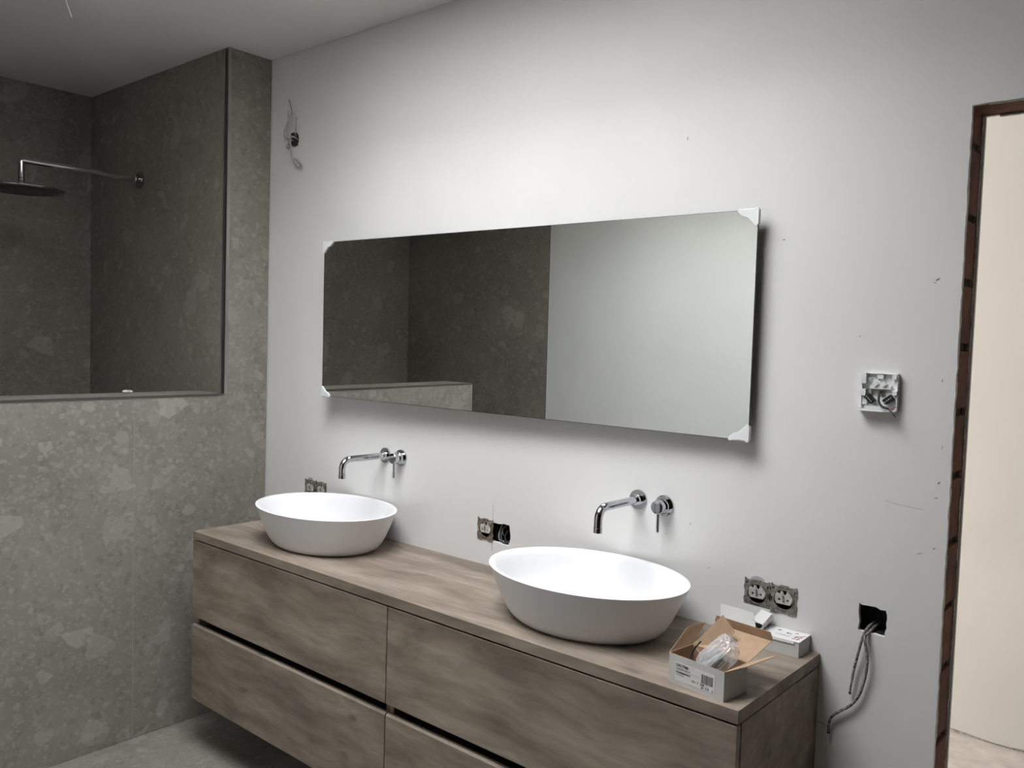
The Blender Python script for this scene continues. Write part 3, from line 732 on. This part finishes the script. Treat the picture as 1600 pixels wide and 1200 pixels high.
# ------------------------------------------------------------------ packaging on the worktop
BX = thing('cardboard_box', (2.204, -.417, ZT), 'open white cardboard box with kraft inside and a barcode label, at the worktop corner', 'box', rz=math.atan2(-.133, .991))
bw_, bd, bh, tk = .143, .087, .065, .0012
b = MB()
def wallq(b, a0, a1, h): pass
def shell(b, w_, d_, h_, tk):
    # outside faces = slot 0, inside faces = slot 1
    o = [(0, 0), (w_, 0), (w_, d_), (0, d_)]; i = [(tk, tk), (w_-tk, tk), (w_-tk, d_-tk), (tk, d_-tk)]
    V = [(x, y, 0) for x, y in o]+[(x, y, h_) for x, y in o]+[(x, y, tk) for x, y in i]+[(x, y, h_) for x, y in i]
    for k in range(4):
        n = (k+1) % 4
        b.add([V[k], V[n], V[4+n], V[4+k]], [(0, 1, 2, 3)], 0)
        b.add([V[8+k], V[12+k], V[12+n], V[8+n]], [(0, 1, 2, 3)], 1)
        b.add([V[4+k], V[4+n], V[12+n], V[12+k]], [(0, 1, 2, 3)], 1)
    b.add(V[0:4], [(3, 2, 1, 0)], 0); b.add(V[8:12], [(0, 1, 2, 3)], 1)
shell(b, bw_, bd, bh, tk)
b.build('tray', ['box_white', 'kraft'], BX, smooth=0, recalc=False)
def flap(name, pts, parent, mats=('kraft', 'box_white'), th=.0012, flip=False):
    """thin card panel: slot 0 on the side its winding faces, slot 1 behind, with real thickness"""
    P_ = [Vector(p) for p in pts]; n = Vector((0, 0, 0))
    for i in range(len(P_)): n += P_[i].cross(P_[(i+1) % len(P_)])
    n.normalize(); k = len(P_)
    b = MB(); Q = [p-n*th for p in P_]
    b.add(P_, [tuple(range(k))], 0); b.add(Q, [tuple(range(k))[::-1]], 1)
    for i in range(k): b.add([P_[i], Q[i], Q[(i+1) % k], P_[(i+1) % k]], [(0, 1, 2, 3)], 0)
    return b.build(name, list(mats), parent, smooth=0, recalc=False)
lid = flap('lid', [(0, bd, bh), (bw_, bd, bh), (.149, .172, .0955), (.002, .172, .0955)], BX)
flap('tuck_flap', [(.002, .172, .0955), (.149, .172, .0955), (.151, .1695, .103), (.147, .167, .1165), (.006, .167, .1165), (0, .1695, .103)], lid)
fa, fb, fc = Vector((.002, .084, .064)), Vector((.046, .132, .136)), Vector((.080, .132, .106))
flap('side_flap', [fa, fa+(fc-fb)*1.5, fc, fb+(fc-fb)*.15, fb], lid)
flap('dust_flap', [(0, 0, bh), (0, bd, bh), (-.012, .150, .099), (-.012, .080, .1015)], BX)
flap('dust_flap', [(bw_, bd, bh), (bw_, 0, bh), (.160, .060, .0685), (.1745, .145, .0745), (.168, .150, .074)], BX)
# printed label on the front
lab = MB().box((.017, -.0003, .0095), (.121, 0, .0505)).build('paper_label', 'label_paper', BX, smooth=0)
RX = (R(90), 0, 0)
def T(s, size, x, z, mt='print_black', bold=False, xs=1): return text_mesh(s, size, 'print', mt, lab, (x, -.0005, z), RX, bold, xs)
T('DR017088', .0088, .019, .0410, bold=True, xs=.86)
T('FLOORDRAIN SERIE AG', .0042, .019, .0355, 'print_black', xs=.86)
T('FZNHM000DPRS7X', .0058, .019, .0265, bold=True, xs=.80)
T('MULTICOLOR', .0034, .019, .0215, 'print_grey')
T('QTy:', .0058, .062, .0180, bold=True, xs=.85); T('1', .0085, .0755, .0172, bold=True)
T('2340', .0062, .0838, .0180, bold=True, xs=.85); T('34', .0062, .0860, .0118, bold=True); T('C \u20ac', .0068, .0970, .0123, bold=True, xs=.9); T('X', .0060, .1130, .0128)
b = MB(); b.box((.019, -.0005, .0335), (.080, -.0002, .0339)); b.build('print', 'print_grey', lab, smooth=0)
b = MB(); x = .0865; rnd = random.Random(8)
while x < .116:
    w_ = rnd.choice((.0006, .0006, .0012, .0018)); b.box((x, -.0005, .0235), (x+w_, -.0002, .0435)); x += w_+rnd.choice((.0006, .0010, .0014))
b.build('barcode', 'print_black', lab, smooth=0)
b = MB(); b.box((.1132, -.0005, .0105), (.1172, -.0002, .0114)); b.build('print', 'print_black', lab, smooth=0)

# what lies in the box: a chromed fitting in clear film, black ties, a hose end
def inbox(p): return BX.matrix_basis @ Vector(p)
bpy.context.view_layer.update()
MW = BX.matrix_world.copy()
p0 = MW @ Vector((.072, .022, .038)); p1 = MW @ Vector((.118, .058, .103))
axd = (p1-p0).normalized()
t = thing('drain_fitting', tuple(p0), 'grey cylindrical fitting wrapped in clear film, lying in the cardboard box', 'fitting')
rel = lambda p: p-p0
b = MB(); b.lathe([(.0, .000), (.017, .000), (.019, .003), (.019, .036), (.022, .038), (.022, .054), (.020, .058), (.0, .058)], (0, 0, 0), axd, 40)
b.build('fitting_body', 'grey_plastic', t)
b = MB(); b.lathe([(.0205, .008), (.0215, .010), (.0215, .022), (.0205, .024), (.0192, .024), (.0192, .008)], (0, 0, 0), axd, 40); b.build('rubber_ring', 'print_grey', t)
# crumpled bag, folded flat lengthwise
t = thing('plastic_bag', tuple(p0), 'crumpled clear plastic bag around the grey fitting in the cardboard box', 'plastic bag')
bm = bmesh.new(); bmesh.ops.create_icosphere(bm, subdivisions=6, radius=1)
from mathutils import noise as mn
side = (MW.to_3x3() @ Vector((1, -.25, -.35))); u = (side-axd*side.dot(axd)).normalized(); v_ = axd.cross(u); cc = (p1-p0)*.53
for v in bm.verts:
    q = v.co.copy()
    sg = lambda a_, e_: math.copysign(abs(a_)**e_, a_)
    ang = math.atan2(q.y, q.x)
    n_ = mn.noise(Vector((q.x*2.0, q.y*2.0, q.z*.9)))*.15 + abs(mn.noise(Vector((q.x*4.5, q.y*4.5, q.z*1.3+4))))*.16
    rr_ = math.hypot(q.x, q.y)**.55*(1+n_)
    w3 = cc+u*(math.cos(ang)*rr_*.031)+v_*(math.sin(ang)*rr_*.0255)+axd*(sg(q.z, .85)*.052*(1+n_*.5))
    loc = MW.inverted() @ (p0+w3)                 # keep it inside the tray below the rim
    if loc.z < bh+.002:
        loc.x = min(max(loc.x, .004), bw_-.004); loc.y = min(max(loc.y, .004), bd-.004)
    loc.z = max(loc.z, .004)
    v.co = (MW @ loc)-p0
me = bpy.data.meshes.new('film'); bm.to_mesh(me); bm.free(); me.shade_smooth(); me.materials.append(MATS['clear_film'])
o = bpy.data.objects.new('film', me); col.objects.link(o); o.parent = t
def loose(name, pts, r, mt, label, cat):
    w_ = [MW @ p for p in smooth_path(pts)]; o_ = w_[0].copy()
    o = MB().tube([p-o_ for p in w_], r, 10).build(name, mt); o.location = o_
    tag(o, label, cat); return o
loose('cable_tie', [(.018, .030, .003), (.022, .040, .040), (.030, .052, .070), (.040, .060, .088)], .0016, 'black_plastic', 'black strip sticking up in the left half of the cardboard box', 'cable tie')
loose('cable_tie', [(.040, .012, .003), (.034, .024, .040), (.030, .040, .066), (.034, .050, .078)], .0014, 'black_plastic', 'thin black tie crossing behind the plastic bag in the cardboard box', 'cable tie')
loose('rubber_hose', [(.112, .030, .008), (.120, .020, .030), (.130, .034, .044), (.134, .055, .040), (.128, .068, .010)], .0042, 'grey_cable', 'pale grey hose bend beside the plastic bag in the cardboard box', 'hose')

# closed white box
C1 = thing('small_box', (2.262, -.073, ZT), 'closed white cardboard box with red scribble, at the right rear worktop corner', 'box', 'small white boxes by the wall', rz=0)
sw, sd, sh = .100, .0715, .0375
b = MB(); b.box((0, 0, 0), (sw, sd, sh)); b.build('carton', 'box_white', C1, smooth=0, bevel=.0004)
b = MB(); b.add([(-.001, -.0008, sh+.0003), (sw+.0006, -.0010, sh+.0003), (sw+.0012, sd, sh+.002), (0, sd, sh+.002), (-.001, -.0008, sh+.0013), (sw+.0006, -.0010, sh+.0013), (sw+.0012, sd, sh+.003), (0, sd, sh+.003)],
    [(0, 3, 2, 1), (4, 5, 6, 7), (0, 1, 5, 4), (1, 2, 6, 5), (2, 3, 7, 6), (3, 0, 4, 7)])
b.add([(.004, -.0012, sh+.001), (sw-.012, -.0012, sh+.001), (sw-.012, -.0022, sh-.0045), (.008, -.0022, sh-.006), (.004, -.0002, sh+.001), (sw-.012, -.0002, sh+.001), (sw-.012, -.0006, sh-.0045), (.008, -.0006, sh-.006)],
    [(0, 1, 2, 3), (4, 7, 6, 5), (0, 4, 5, 1), (1, 5, 6, 2), (2, 6, 7, 3), (3, 7, 4, 0)])
lidc = b.build('lid', 'box_bright', C1, smooth=0)
tz = lambda y: sh+.0015+y*.0238
rx = (math.atan(.0238), 0, 0)
text_mesh('LW0006.33', .0085, 'print', 'print_grey', lidc, (.030, .022, tz(.022)), rx, False, .9)
for (xa, ya_, xb, yb) in ((.026, .050, .034, .056), (.052, .040, .056, .050), (.060, .040, .063, .046), (.070, .054, .077, .058)):
    b = MB(); b.box((xa, ya_, tz(ya_)-.0003), (xb, yb, tz(yb)+.0004)); b.build('print', 'print_grey', lidc, smooth=0)
for pts in ([(.077, .012), (.083, .020), (.078, .026), (.085, .030), (.090, .022), (.086, .014), (.093, .020)], [(.079, .030), (.086, .038), (.094, .033), (.088, .026)], [(.089, .040), (.096, .050)]):
    MB().tube([(q.x, q.y, tz(q.y)+.0003) for q in smooth_path([(x, y, 0) for x, y in pts], 5)], .00055, 6).build('scribble', 'print_red', lidc)

# opened white box behind
C2 = thing('small_box', (2.158, -.074, ZT), 'opened white cardboard box with flaps up, between the near basin and the closed box', 'box', 'small white boxes by the wall')
def quad_shell(b, w_, d_, h_, tk, m0=0, m1=1): shell(b, w_, d_, h_, tk)
b = MB(); shell(b, .096, .066, .040, .001); b.build('carton', ['box_white', 'black_gap'], C2, smooth=0, recalc=False)
flap('front_flap', [(0, 0, .039), (.096, 0, .039), (.080, .012, .0815), (-.010, .012, .0835)], C2, ('box_bright', 'box_bright'), .0008)
flap('rear_flap', [(.096, .065, .039), (0, .065, .039), (.018, .068, .082), (.100, .068, .080)], C2, ('box_bright', 'box_bright'), .0008)
b = MB()
b.add([(.096, .004, .040), (.096, .062, .040), (.108, .062, .073), (.108, .006, .058), (.080, .062, .078), (.080, .006, .066), (.112, .062, .060), (.106, .010, .044)],
      [(0, 1, 6, 7), (7, 6, 2, 3), (3, 2, 4, 5)])
e_ = b.build('end_flap', 'box_bright', C2, smooth=0); sm = e_.modifiers.new('card', 'SOLIDIFY'); sm.thickness = .0009
